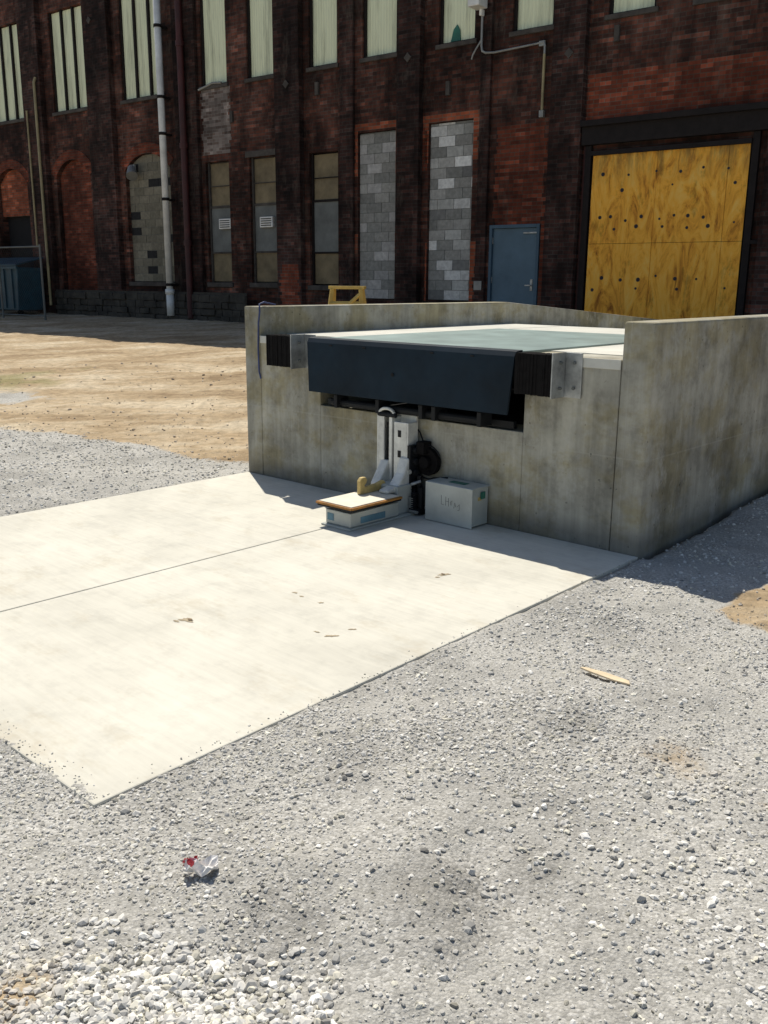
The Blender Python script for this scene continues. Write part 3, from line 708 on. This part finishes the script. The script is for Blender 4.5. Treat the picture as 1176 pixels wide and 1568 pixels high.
bp([(-.95,-.12,6.55),(-.95,-.12,6.0),(-.93,-.12,5.9),(-.85,-.12,5.86),(-.70,-.05,5.86),(.34,-.04,5.9),(.36,-.04,5.84),(.36,-.04,4.72)],.022,'grey_pipe','lamp_conduit')
bp([(-.95,-.12,6.1),(-1.05,-.15,5.95),(-1.12,-.15,5.85),(-1.15,-.14,5.78)],.016,'grey_pipe','lamp_wire')
bp([(.36,-.045,5.7),(.36,-.045,4.75)],.026,'tan_pipe','lamp_conduit_lower')
B().box(-1.10,-.85,-.42,-.10,6.62,6.80).box(-.98,-.92,-.2,-.081,6.5,6.62).obj('flood_lamp_housing','white_paint',bl,.02)
B().box(.32,.41,-.09,-.005,4.62,4.74).box(.24,.36,-.05,-.005,5.84,5.93).obj('junction_boxes','grey_pipe',bl,.005)
b=B(); b.cyl((-11.72,-.05,4.50),(-11.55,-.18,4.28),.10,14,.15); b.box(-11.8,-11.6,-.05,-.003,4.42,4.58); b.obj('wall_lamp','grey_pipe',bl)
b=B()
for s_,z_ in ((-6.0,5.88),(.92,5.62),(-13.0,8.2),(-2.65,6.0)):
    b.prism([(s_-.09,z_),(s_,z_-.09),(s_+.09,z_),(s_,z_+.09)],-.185,-.161)
b.obj('tie_plates','sill',bl,.004)
b=B()
for s_,z_ in ((-5.2,5.72),(-1.75,5.35),(1.75,5.85),(-7.9,5.4)): b.box(s_-.045,s_+.045,-.06,-.003,z_-.13,z_+.13)
b.obj('wall_vents','sill',bl,.004)

# ------------------------------------------------------------ fence + dumpster far left
def bw(s_,d_): 
    return (2.6+eb.x*s_-.6112*d_, 18.6+eb.y*s_-.7915*d_)
fx,fy=bw(-15.9,1.6); fe=empty('chain_link_fence',(fx,fy,.55),BA)
b=B(); x0,x1,hh_=-4.0,2.1,1.95
for xx in (-4,-2,0,2.1): b.cyl((xx,0,0),(xx,0,hh_+.05),.03,10)
b.cyl((x0,0,hh_),(x1,0,hh_),.022,8); b.cyl((x0,0,.12),(x1,0,.12),.015,8)
b.obj('posts_and_rails','board_grey',fe)
b=B(); st=.11
for dr in (1,-1):
    x_=x0-hh_
    while x_<x1+hh_:
        za,zb=.1,hh_
        xa=x_ if dr>0 else x_+hh_; xb=xa+dr*(zb-za)
        def clip(xv): return min(max(xv,x0),x1)
        ca,cb_=clip(xa),clip(xb)
        if abs(ca-cb_)>.01:
            z1_=za+abs(ca-xa); z2_=za+abs(cb_-xa); 
            b.quad((ca-.003,.0,z1_),(ca+.003,.0,z1_),(cb_+.003,.0,z2_),(cb_-.003,.0,z2_))
        x_+=st
b.obj('wire_mesh','sill',fe)
dx_,dy_=bw(-16.75,.9); dm_=empty('dumpster',(dx_,dy_,.62),BA)
B().prism([(-1.0,.15),(1.0,.15),(1.1,1.35),(-1.1,1.35)],-.3,.5).obj('bin','dump',dm_,.02)
b=B()
for xx in (-.8,-.4,0,.4,.8): b.box(xx-.03,xx+.03,-.34,-.301,.2,1.3)
b.box(-1.15,1.15,-.36,-.301,1.3,1.38); b.obj('ribs','dump',dm_,.005)
b=B(); b.prism([(-.36,1.39),(.55,1.62),(.55,1.65),(-.36,1.43)],-1.13,-.01,'x'); b.prism([(-.36,1.39),(.55,1.62),(.55,1.65),(-.36,1.43)],.01,1.13,'x'); b.obj('lids','dump',dm_,.005)
b=B()
for xx in (-.85,.85): b.cyl((xx-.03,-.15,.08),(xx+.03,-.15,.08),.08,14)
b.obj('castors','rubber',dm_)

# ------------------------------------------------------------ light, world, camera
sd=Vector((-.247,.854,1.41)).normalized()
su=bpy.data.lights.new('sun','SUN'); su.energy=4.8; su.angle=math.radians(.5); su.color=(1,.94,.83)
so=bpy.data.objects.new('sun',su); link(so); so.rotation_euler=sd.to_track_quat('Z','Y').to_euler()
w=bpy.data.worlds.new('World'); sc.world=w; w.use_nodes=True; nt=w.node_tree; nt.nodes.clear()
sk=nt.nodes.new('ShaderNodeTexSky'); sk.sky_type='NISHITA'; sk.sun_disc=False; sk.sun_elevation=math.asin(sd.z); sk.sun_rotation=math.atan2(sd.x,sd.y)
bg=nt.nodes.new('ShaderNodeBackground'); bg.inputs[1].default_value=.085; ou=nt.nodes.new('ShaderNodeOutputWorld')
nt.links.new(sk.outputs[0],bg.inputs[0]); nt.links.new(bg.outputs[0],ou.inputs[0])
cd=bpy.data.cameras.new('camera'); c=bpy.data.objects.new('camera',cd); link(c); sc.camera=c
cd.sensor_fit='VERTICAL'; cd.sensor_height=24; cd.sensor_width=18; cd.lens=24*1414/1568; cd.clip_end=2000; cd.clip_start=.05
c.location=(0,0,1.65)
c.rotation_euler=(Matrix.Rotation(math.radians(76),3,'X')@Matrix.Rotation(math.radians(.45),3,'Z')).to_euler()
